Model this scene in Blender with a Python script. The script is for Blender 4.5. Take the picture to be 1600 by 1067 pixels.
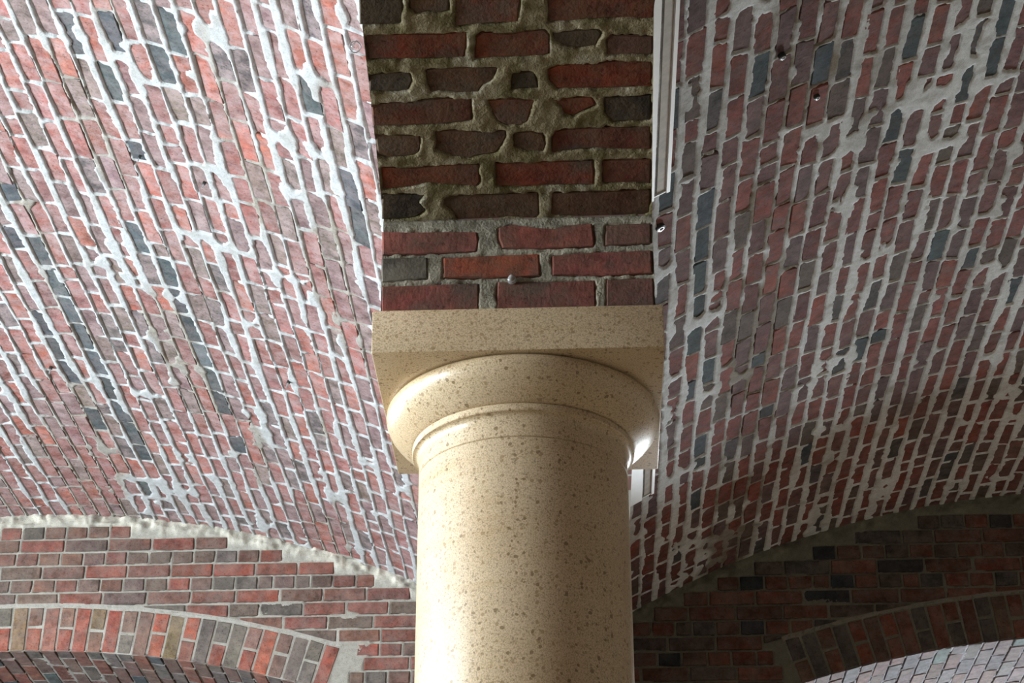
import bpy, math, random
import numpy as np
from mathutils import Matrix, Vector

scene = bpy.context.scene
for ob in list(bpy.data.objects):
    bpy.data.objects.remove(ob, do_unlink=True)
C = scene.collection
rng = random.Random(11)
ZB = 3.30            # underside of the abacus above the floor; most heights below are given from there

# ------------------------------------------------------------------ camera, world, exposure
CAM_POS = (0.1237, -3.5966, ZB - 1.7697)
CAM_YAW, CAM_PITCH, CAM_ROLL, CAM_F = 0.0405, 0.4941, -0.0026, 3084.86
fwd = Vector((-math.sin(CAM_YAW) * math.cos(CAM_PITCH), math.cos(CAM_YAW) * math.cos(CAM_PITCH), math.sin(CAM_PITCH)))
rgt = Vector((math.cos(CAM_YAW), math.sin(CAM_YAW), 0)); upv = rgt.cross(fwd)
cr, sr = math.cos(CAM_ROLL), math.sin(CAM_ROLL)
rgt, upv = cr * rgt + sr * upv, -sr * rgt + cr * upv
cam_data = bpy.data.cameras.new('camera')
cam_data.sensor_width = 36.0; cam_data.lens = CAM_F / 1600 * 36.0
cam = bpy.data.objects.new('camera', cam_data); C.objects.link(cam)
cam.matrix_world = Matrix(((rgt.x, upv.x, -fwd.x, CAM_POS[0]), (rgt.y, upv.y, -fwd.y, CAM_POS[1]),
                           (rgt.z, upv.z, -fwd.z, CAM_POS[2]), (0, 0, 0, 1)))
scene.camera = cam

world = bpy.data.worlds.new('overcast_sky'); scene.world = world
world.use_nodes = True
bg = world.node_tree.nodes['Background']
bg.inputs[0].default_value = (0.86, 0.95, 1.0, 1)
bg.inputs[1].default_value = 46.0

scene.view_settings.view_transform = 'Standard'
scene.view_settings.look = 'None'
scene.view_settings.gamma = 1.0
scene.view_settings.use_curve_mapping = False
scene.view_settings.exposure = 0.0

# windows of the hall: (wall axis, wall coordinate, low, high along the wall, sill z, head z)
WIN_L = [(-3.1, -0.85), (-0.25, 1.7), (2.7, 4.2)]
WIN_R = []
WIN_SILL, WIN_HEAD = 2.75, ZB + 1.02
def portal(name, loc, rot, sx, sy):
    d = bpy.data.lights.new(name, 'AREA'); d.shape = 'RECTANGLE'; d.size = sx; d.size_y = sy
    d.cycles.is_portal = True
    o = bpy.data.objects.new(name, d); C.objects.link(o); o.location = loc; o.rotation_euler = rot
    return o
for a, b in WIN_L:
    portal('window_daylight', (-4.98, (a + b) / 2, (WIN_SILL + WIN_HEAD) / 2), (0, -math.pi / 2, 0), WIN_HEAD - WIN_SILL, b - a)
for a, b in WIN_R:
    portal('window_daylight', (4.98, (a + b) / 2, (WIN_SILL + WIN_HEAD) / 2), (0, math.pi / 2, 0), WIN_HEAD - WIN_SILL, b - a)

# ------------------------------------------------------------------ materials
def nodes_of(m):
    m.use_nodes = True
    return m.node_tree.nodes, m.node_tree.links, m.node_tree.nodes['Principled BSDF']
def N(ns, t, **kw):
    n = ns.new(t)
    for k, v in kw.items():
        setattr(n, k, v)
    return n
def ramp(ns, pts):
    r = ns.new('ShaderNodeValToRGB'); e = r.color_ramp.elements
    while len(e) < len(pts): e.new(0.5)
    for q, (pos, col) in zip(e, pts):
        q.position = pos; q.color = tuple(col) + (1,) if len(col) == 3 else col
    return r
def mix(ns, ls, blend, fac, a, b):
    m = ns.new('ShaderNodeMix'); m.data_type = 'RGBA'; m.blend_type = blend
    for sock, val in ((m.inputs[0], fac), (m.inputs[6], a), (m.inputs[7], b)):
        if hasattr(val, 'is_output'): ls.new(val, sock)
        elif isinstance(val, (int, float)): sock.default_value = val
        else: sock.default_value = tuple(val) + (1,)
    return m.outputs[2]
def noise(ns, ls, vec, scale, detail=4, rough=0.6):
    n = ns.new('ShaderNodeTexNoise'); n.inputs['Scale'].default_value = scale
    n.inputs['Detail'].default_value = detail; n.inputs['Roughness'].default_value = rough
    ls.new(vec, n.inputs['Vector']); return n.outputs[0]

def brick_material(name, haze, haze_col, soot, bump=0.35):
    """colour of each brick from its own 'Col'; fine mottling, lime haze and dark pits as the brick's own wear"""
    m = bpy.data.materials.new(name); ns, ls, P = nodes_of(m)
    at = N(ns, 'ShaderNodeAttribute', attribute_name='Col')
    pos = N(ns, 'ShaderNodeNewGeometry').outputs['Position']
    n1 = noise(ns, ls, pos, 26, 6, 0.65); n2 = noise(ns, ls, pos, 9, 4, 0.6); n3 = noise(ns, ls, pos, 120, 3, 0.6)
    r1 = ramp(ns, [(0.32, (0.50, 0.48, 0.48)), (0.68, (1.38, 1.34, 1.3))]); ls.new(n1, r1.inputs[0])
    c = mix(ns, ls, 'MULTIPLY', 1.0, at.outputs['Color'], r1.outputs[0])
    rs = ramp(ns, [(0.50, (0, 0, 0)), (0.64, (soot, soot, soot))]); ls.new(n2, rs.inputs[0])
    c = mix(ns, ls, 'MIX', rs.outputs[0], c, (0.075, 0.068, 0.06))
    n4 = noise(ns, ls, pos, 15, 7, 0.72)
    rh = ramp(ns, [(0.40, (haze * 0.16,) * 3), (0.62, (haze,) * 3)]); ls.new(n4, rh.inputs[0])
    hm = N(ns, 'ShaderNodeMath', operation='MULTIPLY'); ls.new(rh.outputs[0], hm.inputs[0]); ls.new(at.outputs['Alpha'], hm.inputs[1])
    c = mix(ns, ls, 'MIX', hm.outputs[0], c, haze_col)
    rp = ramp(ns, [(0.30, (0.35, 0.33, 0.32)), (0.40, (1, 1, 1))]); ls.new(n3, rp.inputs[0])
    c = mix(ns, ls, 'MULTIPLY', 0.7, c, rp.outputs[0])
    ls.new(c, P.inputs['Base Color']); P.inputs['Roughness'].default_value = 0.9
    P.inputs['Specular IOR Level'].default_value = 0.25
    b = N(ns, 'ShaderNodeBump'); b.inputs['Strength'].default_value = bump; b.inputs['Distance'].default_value = 0.006
    s = ns.new('ShaderNodeMath'); s.operation = 'ADD'; ls.new(n1, s.inputs[0]); ls.new(n3, s.inputs[1])
    ls.new(s.outputs[0], b.inputs['Height']); ls.new(b.outputs[0], P.inputs['Normal'])
    return m
def mortar_material(name, bump=0.5):
    m = bpy.data.materials.new(name); ns, ls, P = nodes_of(m)
    at = N(ns, 'ShaderNodeAttribute', attribute_name='Col')
    pos = N(ns, 'ShaderNodeNewGeometry').outputs['Position']
    n1 = noise(ns, ls, pos, 40, 5, 0.65); n2 = noise(ns, ls, pos, 190, 3, 0.6)
    r1 = ramp(ns, [(0.3, (0.80, 0.80, 0.78)), (0.65, (1.06, 1.06, 1.06))]); ls.new(n1, r1.inputs[0])
    c = mix(ns, ls, 'MULTIPLY', 1.0, at.outputs['Color'], r1.outputs[0])
    r2 = ramp(ns, [(0.3, (0.7, 0.69, 0.66)), (0.5, (1.03, 1.03, 1.03))]); ls.new(n2, r2.inputs[0])
    c = mix(ns, ls, 'MULTIPLY', 0.7, c, r2.outputs[0])
    ls.new(c, P.inputs['Base Color']); P.inputs['Roughness'].default_value = 0.95
    P.inputs['Specular IOR Level'].default_value = 0.15
    b = N(ns, 'ShaderNodeBump'); b.inputs['Strength'].default_value = bump; b.inputs['Distance'].default_value = 0.004
    s = ns.new('ShaderNodeMath'); s.operation = 'ADD'; ls.new(n1, s.inputs[0]); ls.new(n2, s.inputs[1])
    ls.new(s.outputs[0], b.inputs['Height']); ls.new(b.outputs[0], P.inputs['Normal'])
    return m
def stone_material():
    m = bpy.data.materials.new('speckled_cast_stone'); ns, ls, P = nodes_of(m)
    pos = N(ns, 'ShaderNodeNewGeometry').outputs['Position']
    wob = N(ns, 'ShaderNodeTexNoise'); wob.inputs['Scale'].default_value = 90; ls.new(pos, wob.inputs['Vector'])
    sc = N(ns, 'ShaderNodeVectorMath', operation='SCALE'); sc.inputs['Scale'].default_value = 0.008; ls.new(wob.outputs['Color'], sc.inputs[0])
    ad = N(ns, 'ShaderNodeVectorMath', operation='ADD'); ls.new(pos, ad.inputs[0]); ls.new(sc.outputs[0], ad.inputs[1])
    cloud = noise(ns, ls, pos, 5, 5, 0.6)
    rc = ramp(ns, [(0.3, (0.63, 0.49, 0.315)), (0.7, (0.73, 0.595, 0.41))]); ls.new(cloud, rc.inputs[0])
    fine = noise(ns, ls, pos, 420, 2, 0.5)
    rf = ramp(ns, [(0.36, (0.62, 0.57, 0.48)), (0.58, (1.08, 1.08, 1.08))]); ls.new(fine, rf.inputs[0])
    c = mix(ns, ls, 'MULTIPLY', 0.8, rc.outputs[0], rf.outputs[0])
    for scale, cut, soft, col, amt in ((110, 0.30, 0.05, (0.36, 0.235, 0.115), 0.75), (75, 0.22, 0.04, (0.20, 0.125, 0.05), 0.75),
                                       (230, 0.36, 0.06, (0.28, 0.20, 0.12), 0.65)):
        v = N(ns, 'ShaderNodeTexVoronoi', feature='F1'); v.inputs['Scale'].default_value = scale
        ls.new(ad.outputs[0], v.inputs['Vector'])
        # only some of the cells carry a chip
        sel = N(ns, 'ShaderNodeSeparateColor'); ls.new(v.outputs['Color'], sel.inputs[0])
        k = N(ns, 'ShaderNodeMath', operation='GREATER_THAN'); ls.new(sel.outputs[0], k.inputs[0]); k.inputs[1].default_value = 0.62
        sz = N(ns, 'ShaderNodeMath', operation='MULTIPLY'); ls.new(sel.outputs[1], sz.inputs[0]); sz.inputs[1].default_value = cut * 1.5
        lt = N(ns, 'ShaderNodeMath', operation='LESS_THAN'); ls.new(v.outputs['Distance'], lt.inputs[0]); ls.new(sz.outputs[0], lt.inputs[1])
        mm = N(ns, 'ShaderNodeMath', operation='MULTIPLY'); ls.new(k.outputs[0], mm.inputs[0]); ls.new(lt.outputs[0], mm.inputs[1])
        am = N(ns, 'ShaderNodeMath', operation='MULTIPLY'); ls.new(mm.outputs[0], am.inputs[0]); am.inputs[1].default_value = amt
        c = mix(ns, ls, 'MIX', am.outputs[0], c, col)
    st = N(ns, 'ShaderNodeVectorMath', operation='MULTIPLY'); ls.new(pos, st.inputs[0]); st.inputs[1].default_value = (1.2, 1.2, 14.0)
    sn = noise(ns, ls, st.outputs[0], 3.0, 5, 0.6)
    sr_ = ramp(ns, [(0.54, (1, 1, 1)), (0.72, (0.78, 0.68, 0.48))]); ls.new(sn, sr_.inputs[0])
    c = mix(ns, ls, 'MULTIPLY', 0.4, c, sr_.outputs[0])
    ls.new(c, P.inputs['Base Color'])
    P.inputs['Roughness'].default_value = 0.34
    P.inputs['Specular IOR Level'].default_value = 0.5
    P.inputs['Coat Weight'].default_value = 0.22; P.inputs['Coat Roughness'].default_value = 0.13
    return m
def plain(name, col, rough=0.8, metal=0.0, spec=0.4, var=0.0):
    m = bpy.data.materials.new(name); ns, ls, P = nodes_of(m)
    P.inputs['Roughness'].default_value = rough; P.inputs['Metallic'].default_value = metal
    P.inputs['Specular IOR Level'].default_value = spec
    pos = N(ns, 'ShaderNodeNewGeometry').outputs['Position']
    n = noise(ns, ls, pos, 30, 4)
    r = ramp(ns, [(0.3, tuple(v * (1 - var) for v in col)), (0.7, tuple(min(1, v * (1 + var)) for v in col))]); ls.new(n, r.inputs[0])
    ls.new(r.outputs[0], P.inputs['Base Color'])
    return m
def masonry(name, brick_a, brick_b, mort):
    """far masonry out of sight of the lens: courses as a brick texture"""
    m = bpy.data.materials.new(name); ns, ls, P = nodes_of(m)
    tc = N(ns, 'ShaderNodeTexCoord'); b = N(ns, 'ShaderNodeTexBrick')
    b.inputs['Color1'].default_value = tuple(brick_a) + (1,); b.inputs['Color2'].default_value = tuple(brick_b) + (1,)
    b.inputs['Mortar'].default_value = tuple(mort) + (1,); b.inputs['Scale'].default_value = 2.35
    b.inputs['Mortar Size'].default_value = 0.02; b.inputs['Row Height'].default_value = 0.165
    ls.new(tc.outputs['UV'], b.inputs['Vector']); ls.new(b.outputs[0], P.inputs['Base Color'])
    P.inputs['Roughness'].default_value = 0.95
    return m
M_BRICK_L = brick_material('pale_hazed_vault_brick', 0.62, (0.47, 0.37, 0.37), 0.22)  # haze is whitewash residue plus the white joints' glare put into the colour
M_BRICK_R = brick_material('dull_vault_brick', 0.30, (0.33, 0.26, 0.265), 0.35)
M_BRICK_W = brick_material('wall_brick', 0.38, (0.32, 0.27, 0.24), 0.30)
M_BRICK_S = brick_material('soffit_brick', 0.42, (0.17, 0.125, 0.08), 0.7)
M_MORTAR = mortar_material('lime_mortar')
M_MORTAR_ROUGH = mortar_material('rough_sandy_mortar', 0.9)
M_STONE = stone_material()
M_PLAIN = plain('weathered_masonry', (0.30, 0.20, 0.17), 0.95, var=0.25)
M_PLASTER = plain('pale_plaster', (0.32, 0.285, 0.235), 0.9, var=0.1)
M_FLOOR = plain('worn_concrete', (0.24, 0.18, 0.115), 0.75, var=0.2)
M_WHITE = plain('white_enamel', (0.90, 0.91, 0.92), 0.4, var=0.03)
M_TROUGH = plain('beige_inside_of_trunking', (0.50, 0.47, 0.42), 0.7, var=0.15)  # inside of the channel in flat beige, darker than the lips
M_STEEL = plain('galvanised_steel', (0.66, 0.68, 0.70), 0.3, 0.75, var=0.1)
M_RING = plain('dull_grey_steel', (0.30, 0.31, 0.31), 0.4, 0.6, var=0.1)
M_DARK = plain('dark_oxidised_steel', (0.06, 0.065, 0.06), 0.5, 0.6, var=0.2)
M_FAR = masonry('far_brickwork', (0.30, 0.11, 0.09), (0.22, 0.13, 0.11), (0.55, 0.55, 0.52))
M_TIMBER = plain('painted_window_timber', (0.6, 0.6, 0.57), 0.5, var=0.05)

# ------------------------------------------------------------------ mesh helpers
def new_obj(name, me, mat, parent=None, loc=(0, 0, 0)):
    if mat is not None and len(me.materials) == 0: me.materials.append(mat)
    o = bpy.data.objects.new(name, me); C.objects.link(o); o.location = loc
    if parent is not None: o.parent = parent
    return o
def structure(o, label=None):
    o['kind'] = 'structure'
    if label: o['label'] = label
    return o
def tag(o, label, cat, group=None):
    o['label'] = label; o['category'] = cat
    if group: o['group'] = group
    return o
def mesh_np(name, V, F, cols=None, smooth=False):
    """V (n,3), F (m,4) quads as arrays"""
    me = bpy.data.meshes.new(name)
    n, m = len(V), len(F)
    me.vertices.add(n); me.vertices.foreach_set('co', np.asarray(V, np.float32).ravel())
    me.loops.add(m * 4); me.loops.foreach_set('vertex_index', np.asarray(F, np.int32).ravel())
    me.polygons.add(m); me.polygons.foreach_set('loop_start', np.arange(0, m * 4, 4, dtype=np.int32))
    me.update(calc_edges=True)
    if cols is not None:
        a = me.attributes.new('Col', 'FLOAT_COLOR', 'POINT')
        a.data.foreach_set('color', np.concatenate([cols, np.ones((n, 1))], 1).astype(np.float32).ravel())
    if smooth: me.polygons.foreach_set('use_smooth', np.ones(m, bool))
    return me
def grid_faces(nu, nv, off=0):
    i = np.arange(nu - 1)[:, None] * nv + np.arange(nv - 1)[None, :]
    return off + np.stack([i, i + nv, i + nv + 1, i + 1], -1).reshape(-1, 4)
TAB = np.random.RandomState(5).rand(256, 256)
def vnoise(u, v, scale, seed=0, octaves=3):
    r = np.zeros_like(u); amp, tot = 1.0, 0.0
    for k in range(octaves):
        x = u * scale + seed * 17.3 + k * 5.1; y = v * scale + seed * 9.7 + k * 3.3
        xi = np.floor(x).astype(int); yi = np.floor(y).astype(int); fx = x - xi; fy = y - yi
        fx = fx * fx * (3 - 2 * fx); fy = fy * fy * (3 - 2 * fy)
        g = lambda a, b: TAB[(xi + a) % 256, (yi + b) % 256]
        r += amp * ((g(0, 0) * (1 - fx) + g(1, 0) * fx) * (1 - fy) + (g(0, 1) * (1 - fx) + g(1, 1) * fx) * fy)
        tot += amp; amp *= 0.5; scale *= 2.03
    return r / tot
def sstep(a, b, x):
    t = np.clip((x - a) / (b - a), 0, 1); return t * t * (3 - 2 * t)
def poly_sd(px, py, poly):
    """signed distance, positive inside"""
    P = np.asarray(poly); Q = np.roll(P, -1, 0)
    d2 = np.full(px.shape, 1e9); ins = np.zeros(px.shape, bool)
    for (ax, ay), (bx, by) in zip(P, Q):
        ex, ey = bx - ax, by - ay; L = ex * ex + ey * ey + 1e-12
        t = np.clip(((px - ax) * ex + (py - ay) * ey) / L, 0, 1)
        d2 = np.minimum(d2, (px - ax - t * ex) ** 2 + (py - ay - t * ey) ** 2)
        c = (ay > py) != (by > py)
        with np.errstate(divide='ignore', invalid='ignore'):
            ins ^= c & (px < ex * (py - ay) / (ey if ey != 0 else 1e-12) + ax)
    return np.where(ins, 1, -1) * np.sqrt(d2)
def field(U, V, polys, margin=0.03):
    """largest signed distance to any brick outline on a (structured) grid"""
    sd = np.full(U.shape, -margin)
    for poly in polys:
        P = np.asarray(poly); lo = P.min(0) - margin; hi = P.max(0) + margin
        ok = (U >= lo[0]) & (U <= hi[0]) & (V >= lo[1]) & (V <= hi[1])
        idx = np.nonzero(ok)
        if len(idx[0]): sd[idx] = np.maximum(sd[idx], poly_sd(U[idx], V[idx], poly))
    return sd
def field_fast(U, V, u_axis, v_axis, polys, margin=0.03):
    """the same on a regular grid given by two axes"""
    sd = np.full(U.shape, -margin)
    for poly in polys:
        P = np.asarray(poly); lo = P.min(0) - margin; hi = P.max(0) + margin
        i0, i1 = np.searchsorted(u_axis, [lo[0], hi[0]]); j0, j1 = np.searchsorted(v_axis, [lo[1], hi[1]])
        if i1 > i0 and j1 > j0:
            w = (slice(i0, i1), slice(j0, j1)); sd[w] = np.maximum(sd[w], poly_sd(U[w], V[w], poly))
    return sd

def brick_geometry(poly, mapf, face=0.0, depth=0.028, inset=0.0035, tilt=0.0012):
    P = np.asarray(poly, float); n = len(P); c = P.mean(0)
    d = np.linalg.norm(P - c, axis=1, keepdims=True)
    I = P + (c - P) / d * np.minimum(inset * 1.3, d * 0.3)
    tx, ty = rng.uniform(-tilt, tilt), rng.uniform(-tilt, tilt)
    span = np.abs(P - c).max(0) + 1e-6
    hf = face + tx * (I[:, 0] - c[0]) / span[0] + ty * (I[:, 1] - c[1]) / span[1]
    U = np.concatenate([I[:, 0], P[:, 0], P[:, 0]]); V = np.concatenate([I[:, 1], P[:, 1], P[:, 1]])
    H = np.concatenate([hf, hf - inset, np.full(n, face - depth)])
    W = mapf(U, V, H)
    faces = [list(range(n))]
    for r in (0, n):
        for k in range(n):
            k2 = (k + 1) % n
            faces.append([r + k, r + n + k, r + n + k2, r + k2])
    return W, faces
def tones(col, n3):
    """burnt and paler ends: a brick is rarely one tone"""
    n = n3 // 3; t = np.array([[1 + rng.uniform(-0.22, 0.22)] for _ in range(n)]); w = np.array([[rng.uniform(-0.03, 0.03), 0, rng.uniform(-0.01, 0.02)] for _ in range(n)])
    c = np.clip(np.array(col) * t + w * max(col), 0.008, 1)
    return np.concatenate([np.concatenate([c, np.full((n, 1), 0.35 if col[2] > col[0] * 1.15 else 1.0)], 1)] * 3).astype(np.float32)
def add_brick(poly, mapf, col, mat, parent, name='brick', **kw):
    W, faces = brick_geometry(poly, mapf, **kw)
    c = W.mean(0); me = bpy.data.meshes.new(name)
    me.from_pydata((W - c).tolist(), [], faces)
    a = me.attributes.new('Col', 'FLOAT_COLOR', 'POINT')
    a.data.foreach_set('color', tones(col, len(W)).ravel())
    return new_obj(name, me, mat, parent, c.tolist())
def add_brick_field(items, mapf, mat, parent, name, **kw):
    Vs, Fs, Cs, off = [], [], [], 0
    for poly, col in items:
        W, faces = brick_geometry(poly, mapf, **kw)
        Vs += W.tolist(); Fs += [[i + off for i in f] for f in faces]; Cs += tones(col, len(W)).tolist(); off += len(W)
    me = bpy.data.meshes.new(name); me.from_pydata(Vs, [], Fs)
    a = me.attributes.new('Col', 'FLOAT_COLOR', 'POINT'); a.data.foreach_set('color', np.array(Cs, np.float32).ravel())
    o = new_obj(name, me, mat, parent); o['kind'] = 'stuff'
    return o
def view_area(poly, mapf):
    """how large a piece shows in the frame (0 when outside it or behind the column and its arch)"""
    P = np.asarray(poly); W = mapf(P[:, 0], P[:, 1], np.zeros(len(P))) - np.array(CAM_POS)
    D = W @ np.array(fwd); x = 800 + CAM_F * (W @ np.array(rgt)) / D; y = 533.5 - CAM_F * (W @ np.array(upv)) / D
    cx, cy = x.mean(), y.mean()
    if cx < -15 or cx > 1615 or cy < -15 or cy > 1080: return 0.0
    if (588 < cx < 1025 and cy < 740) or (655 < cx < 985): return 0.0
    return 0.5 * abs(np.dot(x, np.roll(y, -1)) - np.dot(y, np.roll(x, -1)))
def jit(poly, a):
    return [(u + rng.uniform(-a, a), v + rng.uniform(-a, a)) for u, v in poly]
def shade(col, a=0.14):
    k = 1 + rng.uniform(-a, a)
    return tuple(max(0.01, c * k * (1 + rng.uniform(-0.05, 0.05))) for c in col)
def pick(palette):
    t = rng.random() * sum(w for w, _ in palette)
    for w, c in palette:
        t -= w
        if t <= 0: return c
    return palette[-1][1]

# ------------------------------------------------------------------ the two barrel vaults (ceiling)
BLUE_L = [(1.129, 1.142), (1.148, 1.346), (1.148, 1.595), (0.6, 2.079), (0.594, 2.269), (1.207, 1.037), (1.067, 2.183), (1.946, 0.943), (1.887, 1.047), (1.462, 0.871), (1.398, 1.1), (1.965, 1.537), (1.96, 1.653), (0.61, 2.474), (0.609, 2.692), (0.623, 2.916), (0.493, 3.041), (0.495, 3.226), (0.503, 3.435), (0.644, 3.112), (0.633, 3.325), (0.64, 3.562), (0.66, 3.766), (0.654, 3.986), (0.663, 4.212), (0.613, 4.55), (0.511, 3.898), (1.084, 2.399), (1.098, 2.606), (1.109, 2.85), (1.109, 3.05), (1.121, 3.249), (1.127, 3.512), (1.145, 3.905)]
BLUE_R = [(2.132, 1.087), (1.855, 1.002), (2.145, 1.525), (2.008, 1.576), (2.004, 1.822), (1.101, 1.142), (1.336, 1.034), (1.053, 1.323), (1.127, 1.333), (1.343, 1.566), (1.276, 1.931), (1.072, 2.413), (1.62, 1.054), (2.011, 2.027), (2.01, 2.247), (2.028, 2.478), (1.72, 2.941), (1.927, 2.892), (2.008, 2.939), (1.225, 3.1), (0.943, 2.647), (0.719, 2.843), (1.937, 3.347), (1.94, 3.526), (1.455, 4.042), (0.692, 4.382), (1.939, 3.994), (1.292, 3.061)]
ORANGE_L = [(1.302, 1.228), (1.636, 1.257), (1.665, 0.807), (1.622, 0.826), (1.89, 0.761), (1.986, 0.712), (1.567, 1.533), (1.249, 1.936), (1.338, 2.231), (1.964, 1.444), (1.615, 2.937), (1.598, 3.273), (1.777, 3.932), (1.729, 3.714), (1.899, 3.894), (0.676, 2.47), (0.754, 2.856), (1.22, 3.792), (0.764, 4.176), (1.489, 2.961)]
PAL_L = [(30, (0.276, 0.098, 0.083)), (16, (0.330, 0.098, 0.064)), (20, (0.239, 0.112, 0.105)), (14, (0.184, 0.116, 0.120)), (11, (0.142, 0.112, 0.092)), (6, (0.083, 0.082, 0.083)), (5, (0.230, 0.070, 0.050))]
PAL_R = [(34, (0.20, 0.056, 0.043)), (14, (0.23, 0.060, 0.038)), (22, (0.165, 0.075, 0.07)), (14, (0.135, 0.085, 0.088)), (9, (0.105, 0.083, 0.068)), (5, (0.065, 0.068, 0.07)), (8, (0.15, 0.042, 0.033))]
BLUE = (0.060, 0.086, 0.098)
VAULT = {-1: (4.515, 1.93), 1: (4.33, 1.96)}
BAY = 2.45; Y_WALL = 4.9
def vault_map(s):
    R, zk = VAULT[s]
    def f(a, y, h):
        a, y, h = np.broadcast_arrays(np.asarray(a, float), np.asarray(y, float), np.asarray(h, float))
        t = a / R
        return np.stack([s * (BAY - (R - h) * np.sin(t)), y, ZB + zk - R + (R - h) * np.cos(t)], -1)
    return f
def vault_z(X):
    s = -1 if X < 0 else 1
    R, zk = VAULT[s]; return zk - R + math.sqrt(R * R - (BAY - abs(X)) ** 2)
A_SPRING = {s: VAULT[s][0] * math.asin((BAY - 0.255) / VAULT[s][0]) for s in (-1, 1)}
Y0, Y1, A_LO = -0.45, Y_WALL, -0.42
def build_vault(s):
    mapf = vault_map(s)
    pitch, phase = (0.0685, 0.50) if s < 0 else (0.0715, 2.008)
    blue = BLUE_L if s < 0 else BLUE_R
    drift = (lambda y: 0.010 * (y - 2.5)) if s < 0 else (lambda y: 0.0)
    pal = PAL_L if s < 0 else PAL_R
    bricks = []
    k0 = math.ceil((A_LO + 0.03 - phase) / pitch); k1 = math.floor((A_SPRING[s] - 0.02 - phase) / pitch)
    for k in range(k0, k1 + 1):
        a = phase + k * pitch
        y = Y0 - rng.uniform(0, 0.2)
        tint = rng.uniform(0.92, 1.06)
        while y < Y1 - 0.03:
            L = 0.212 * rng.uniform(0.94, 1.06)
            if rng.random() < 0.13: L *= rng.choice((0.5, 0.55, 0.75))
            ye = min(y + L, Y1 + 0.02)
            jl = rng.uniform(0.008, 0.015)
            half = (pitch - rng.uniform(0.012, 0.020)) / 2
            da = rng.uniform(-0.003, 0.003)
            if ye - y > 0.05:
                p0, p1 = y + jl / 2, ye - jl / 2
                sk = rng.uniform(-0.006, 0.006)
                poly = jit([(a + da - half + drift(p0), p0 + sk), (a + da + half + drift(p0), p0 - sk),
                            (a + da + half + drift(p1), p1 - sk), (a + da - half + drift(p1), p1 + sk)], 0.003)
                if p1 > Y0 and p0 >= Y0 - 0.2:
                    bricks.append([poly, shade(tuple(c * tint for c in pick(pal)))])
            y = ye
    def recolour(points, col):
        for (pa, py) in points:
            best = min(bricks, key=lambda b: ((sum(q[0] for q in b[0]) / 4 - pa) * 3) ** 2 + (sum(q[1] for q in b[0]) / 4 - py) ** 2)
            best[1] = shade(col, 0.25)
    recolour(blue, BLUE)
    if s < 0: recolour(ORANGE_L, (0.30, 0.095, 0.065))
    # mortar bed: a height field that stands proud in the joints and sinks under the bricks
    ua = np.arange(A_LO, A_SPRING[s], 0.0060); va = np.arange(Y0, Y1 + 0.030, 0.0085)
    U, V = np.meshgrid(ua, va, indexing='ij')
    edge = 0.0015 + 0.010 * (vnoise(U, V, 42, 1 + s, 3) - 0.45) + 0.008 * (vnoise(U, V, 11, 3 + s, 2) - 0.5)
    blob = np.clip(vnoise(U, V, 6.5, 7 + s, 3) - (0.685 if s < 0 else 0.675), 0, 1) * 0.22
    wide = np.clip(vnoise(U * 7, V * 0.9, 3.0, 12 + s, 2) - 0.40, 0, 1) * (0.044 if s < 0 else 0.050)
    flush = sstep(0.52, 0.64, vnoise(U * 2.6, V * 0.6, 2.0, 20 + s, 3))         # joints struck flush and thin
    if s > 0: flush = np.maximum(flush * 0.35, sstep(0.19, 0.08, np.abs(U - 1.735 + 0.03 * np.sin(V * 2.1))) * sstep(0.34, 0.5, vnoise(U, V, 5, 31, 3)))
    tu = edge + blob + wide * (1 - flush * 0.9) - 0.003 * flush; tv = edge + blob - 0.001
    # shadow line of the proud mortar, shaped as a trench on the crown side
    shadow_trench = sstep(0.36, 0.50, vnoise(U * 3, V * 0.9, 4.0, 26 + s, 2)) if s < 0 else 0.35 * sstep(0.5, 0.6, vnoise(U * 3, V * 0.9, 4.0, 26 + s, 2))
    tl = edge * 0.8 + blob * 0.6 + 0.15 * wide - 0.0058 * shadow_trench
    S = np.full(U.shape, -0.03)                     # how far inside a brick's bare face, after the mortar has lapped over it
    for poly, _ in bricks:
        P = np.asarray(poly); lo = P.min(0) - 0.02; hi = P.max(0) + 0.02
        i0, i1 = np.searchsorted(ua, [lo[0], hi[0]]); j0, j1 = np.searchsorted(va, [lo[1], hi[1]])
        if i1 <= i0 or j1 <= j0: continue
        w = (slice(i0, i1), slice(j0, j1)); u, v = U[w], V[w]
        y0, y1 = (P[0, 1] + P[1, 1]) / 2, (P[2, 1] + P[3, 1]) / 2; f = (v - y0) / (y1 - y0); g = (u - P[0, 0]) / (P[1, 0] - P[0, 0])
        ul = P[0, 0] + (P[3, 0] - P[0, 0]) * f; ur = P[1, 0] + (P[2, 0] - P[1, 0]) * f
        vl = P[0, 1] + (P[1, 1] - P[0, 1]) * g; vh = P[3, 1] + (P[2, 1] - P[3, 1]) * g
        d = np.minimum(np.minimum(u - ul - tl[w], ur - u - tu[w]), np.minimum(v - vl, vh - v) - tv[w])
        S[w] = np.maximum(S[w], d)
    proud = 0.0040 * (1 - 0.8 * flush) + 0.0025 * (vnoise(U, V, 60, 4, 2) - 0.5) + blob * 0.05
    H = proud + (-0.014 - proud) * sstep(-0.0025, 0.0040, S)
    W = mapf(U, V, H).reshape(-1, 3)
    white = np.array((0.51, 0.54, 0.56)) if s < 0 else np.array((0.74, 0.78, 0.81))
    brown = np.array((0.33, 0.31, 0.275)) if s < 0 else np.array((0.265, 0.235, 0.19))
    dirt = np.clip(flush * 0.85 + 0.35 * sstep(0.55, 0.75, vnoise(U, V, 14, 41, 4)), 0, 1)[..., None]
    Cc = (white * (1 - dirt) + brown * dirt).reshape(-1, 3)
    me = mesh_np('vault_mortar', W, grid_faces(len(ua), len(va)), Cc, True)
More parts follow.
